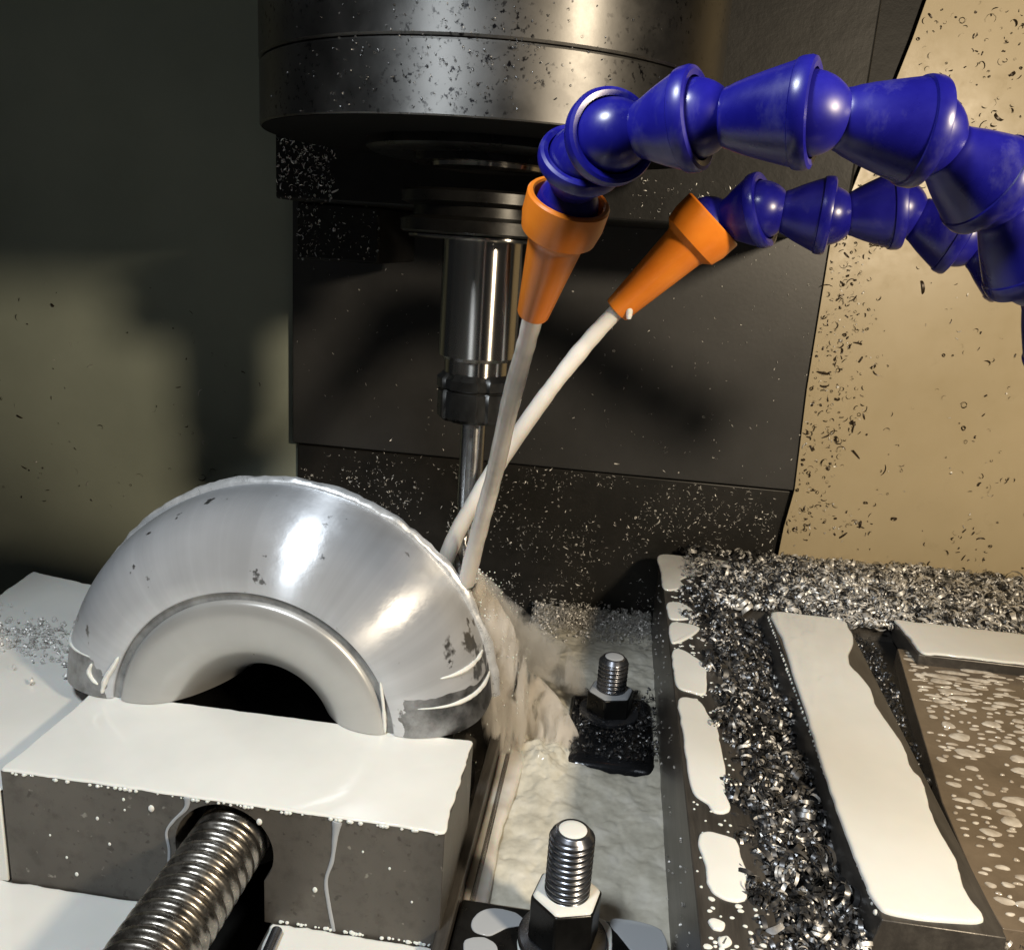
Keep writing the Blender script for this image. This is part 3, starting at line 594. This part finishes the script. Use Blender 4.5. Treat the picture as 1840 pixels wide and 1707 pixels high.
# ---------------------------------------------------------------- swarf
def curl_template(turns, r, width, pitch, n=10, taper=1.):
    v = []; f = []
    for i in range(n+1):
        t = i/n; a = turns*2*math.pi*t; rr = r*(1-.35*t*(1 if turns > 1 else .2)); w = width*(1-.6*abs(2*t-1)**3)
        v += [(rr*math.cos(a), rr*math.sin(a), pitch*t-w/2), (rr*.96*math.cos(a), rr*.96*math.sin(a), pitch*t+w/2)]
    for i in range(n): f.append((2*i, 2*i+1, 2*i+3, 2*i+2))
    v = np.array(v); v -= v.mean(0); return v, np.array(f)
TPL = [curl_template(1.6, 1, .42, .6, 14), curl_template(1.0, 1, .42, .15, 10), curl_template(2.4, .75, .36, 1.3, 18), curl_template(1.25, .9, .5, .25, 11), curl_template(.75, 1., .45, .3, 8)]
TPW = [curl_template(.45, 1.4, .5, .2, 5), curl_template(.7, 1.1, .45, .3, 7), curl_template(.3, 2., .5, .3, 4), curl_template(1.2, .8, .5, .4, 9)]
def chips(name, pos, size, mat, label, flat=None, thick=None):
    V_, F_l = [], []; off = 0
    pos = np.asarray(pos); n = len(pos); size = np.broadcast_to(size, (n,))
    for i in range(n):
        T_ = TPL if flat is None else TPW; tv, tf = T_[rng.integers(len(T_))]; qn = rng.normal(size=4); qn /= np.linalg.norm(qn); w, x, y, z = qn
        R = np.array([[1-2*(y*y+z*z), 2*(x*y-z*w), 2*(x*z+y*w)], [2*(x*y+z*w), 1-2*(x*x+z*z), 2*(y*z-x*w)], [2*(x*z-y*w), 2*(y*z+x*w), 1-2*(x*x+y*y)]])
        p = (tv@R.T)*size[i]*rng.uniform(.6, 1.3)
        if flat is not None: p = p*np.where(np.array(flat) > 0, .45, 1.)
        V_.append(p+pos[i]); F_l.append(tf+off); off += len(tv)
    mb = MB(); mb.v = np.concatenate(V_); mb.f = [tuple(a) for a in np.concatenate(F_l).tolist()]
    v = mb.v; org = np.array([(v[:,0].min()+v[:,0].max())/2, (v[:,1].min()+v[:,1].max())/2, v[:,2].min()])
    me = bpy.data.meshes.new(name); me.from_pydata(((v-org)*S).tolist(), [], mb.f); me.materials.append(M[mat])
    me.polygons.foreach_set('use_smooth', [True]*len(me.polygons))
    o = bpy.data.objects.new(name, me); COL.objects.link(o); o.location = Vector(org)*S
    tag(o, label, 'metal chips', None, 'stuff'); return o
U = rng.uniform
# channel heap
P = []
while len(P) < 7000:
    y = U(20, 56); x = U(5.6, 11.0); xl = 6.55+.55*fbm(y*.35, 2.)+.25*fbm(y*1.2, 4.)+(-.9 if y > 50 else 0)
    if x < xl or x > 10.9-max(0, (38-y))*.02: continue
    hz = min(.35, -.05+.55*fbm(x*.6, y*.5, 8.)-max(0, x-8.2)*.42)
    P.append((x, y, max(-2.1, hz-.55*rng.random()**1.5)))
k = rng.random(len(P)) < .86; P = np.array(P)
chips('metal_chips', P[k], .27*np.exp(rng.normal(size=k.sum())*.28), 'swarf_dark', 'dark wet curled chips filling the channel beside the ridge')
chips('metal_chips', P[~k], .27, 'swarf', 'brighter curled chips mixed through the channel heap')
# rear heap
P = []
while len(P) < 7400:
    x = U(6.3, 33); y = U(52.6, 63.5)
    if x < 7.5+max(0, y-58)*1.0 and rng.random() < .8: continue
    lim = 53.6 if x < 15.5 else (53.0 if x < br[0][0] else 53.5)
    if y < lim: continue
    P.append((x, y, -.1+min(1., (y-lim)*.35)*(.55+.35*fbm(x*.4, y*.5, 3.))*rng.random()**.5+.1))
P = np.array(P); k = rng.random(len(P)) < .3+.25*(P[:,0] < 15)
chips('metal_chips', P[k], .26*np.exp(rng.normal(size=k.sum())*.22), 'swarf_dark', 'darker curls in the heap in front of the beige wall')
chips('metal_chips', P[~k], .27*np.exp(rng.normal(size=(~k).sum())*.25), 'swarf', 'silvery heap of curled chips in front of the beige wall')
# groove between ridge and tray
P = []
while len(P) < 900:
    t = rng.random(); y = 28+24.5*t; l = np.interp(y, [27, 36, 50, 53], [14.5, 15.0, 15.9, 16.1]); r = np.interp(y, [tl[2][1], tl[1][1], tl[0][1]], [tl[2][0]+.2, tl[1][0], tl[0][0]])
    x = l+(r-l)*rng.random()**1.8*.75; P.append((x, y, -.75+.55*rng.random()-(x-l)*.25))
chips('metal_chips', P, .17, 'swarf_dark', 'chips lodged in the narrow groove beside the tray')
P = np.c_[U(15.0, 30, 260), U(24.5, 28.3, 260), U(-1.5, -.4, 260)]
chips('metal_chips', P, .2, 'swarf', 'chips caught at the near corner of the tray')
# rear of the tray wall
P = np.c_[U(20, 31, 110), U(50.2, 50.9, 110), U(-.2, .1, 110)]
chips('metal_chips', P, .17, 'swarf', 'few curls lying along the foot of the tray bar')
# left block heap
P = []
while len(P) < 900:
    x = U(-44, -24); y = 40.2+rng.normal()*1.2+(x+34)*.02
    P.append((x, y, -1.0+.3*rng.random()))
chips('metal_chips', P, .15, 'swarf', 'line of fine grey chips across the block on the left')
# trough rear
P = []
while len(P) < 1500:
    x = U(-4.5, RX); y = 62+rng.normal()*1.4
    if y > 64.6: continue
    P.append((x, y, -6.0+.5*rng.random()*max(.2, (y-59)/5)))
chips('metal_chips', P, .17, 'swarf', 'tan chips piled at the far end of the trough')
P = np.c_[U(-.5, 4.5, 520), U(43.2, 50.8, 520), -5.62+.12*rng.random(520)]; P[:,2] += np.clip(P[:,0]-2.2, 0, 2)*.3*rng.random(520)
chips('metal_chips', P, .14, 'swarf_dark', 'wet chips clinging to the rear clamp bar')
P = np.c_[np.full(90, RX-.02)-.05*rng.random(90), U(24, 60, 90), U(-5.8, -.4, 90)]
chips('metal_chips', P, .08, 'swarf', 'specks on the dark side of the left rail')
# specks on upright surfaces
def wall_chips(n, x0, x1, z0, z1, Y, size, mat, label, dens=None):
    P = []
    while len(P) < n:
        x, z = U(x0, x1), U(z0, z1)
        if dens and rng.random() > dens(x, z): continue
        P.append((x, Y-.04-.05*rng.random(), z))
    sz = size*np.exp(rng.normal(size=n)*.35); return chips('metal_chips', P, sz, mat, label, flat=(0, 1, 0))
cl = lambda s, a: (lambda x, z: max(.04, min(1, .5+a*fbm(x*s, z*s, 2.))))
wall_chips(420, x0+.3, 21, zb, 23, 64, .06, 'swarf', 'glinting specks stuck to the grey column panel', lambda x, z: max(.05, min(1, .35+.025*(x+20)+.8*fbm(x*.3, z*.3))))
wall_chips(2400, x0+.5, 15, -7, zb-.2, 64.4, .075, 'swarf', 'glinting specks all over the black way cover', cl(.25, 1.3))
def wr(x, z):
    if x < np.interp(z, [p[1] for p in ed][::-1], [p[0] for p in ed][::-1])+.15: return 0
    d = x-np.interp(z, [p[1] for p in ed][::-1], [p[0] for p in ed][::-1])
    return min(1, (1.0 if d < 3.5+2*fbm(z*.2, 1) and 2 < z < 26 else .03)+max(0, .75*fbm(x*.28, z*.22, 9.)-.10)*(1 if -1 < z < 17 else .5)+(.25 if z > 24 else 0))
wall_chips(1500, 13, 46, -1, 40, YW, .135, 'swarf_brown', 'dark brown chips spattered over the beige wall', wr)
wall_chips(160, 14, 44, 0, 22, YW, .09, 'swarf', 'bright specks among the chips on the beige wall', wr)
wall_chips(90, -58, -27, -2, 17, 64.7, .14, 'swarf_brown', 'sparse dark flecks on the olive wall')
wall_chips(40, -58, -27, -2, 17, 64.7, .12, 'swarf', 'sparse pale flecks on the olive wall')
wall_chips(420, hx0+.1, hx0+3.4, hz0, hz0+4.8, 48, .075, 'swarf', 'glinting chips crusted on the left end of the casting')
wall_chips(150, bx0, bx1, bz0, hz0, 51, .06, 'swarf', 'chips crusted on the small block under the casting', lambda x, z: 1. if x < bx0+1.5 else .3)
wall_chips(150, 0, 11, hz0, hz0+2.2, 48, .055, 'swarf', 'chips on the casting behind the blue hoses')
P = []
for i in range(420):
    a = rng.normal()*.32-math.pi/2; z = U(z_joint-1.4, z_joint+3.5) if rng.random() < .8 else U(z_bot, z_joint)
    P.append((AX+(RN+.04)*math.cos(a), AY+(RN+.04)*math.sin(a), z))
chips('metal_chips', P, .045, 'swarf_dark', 'fine dark specks on the curved spindle nose')
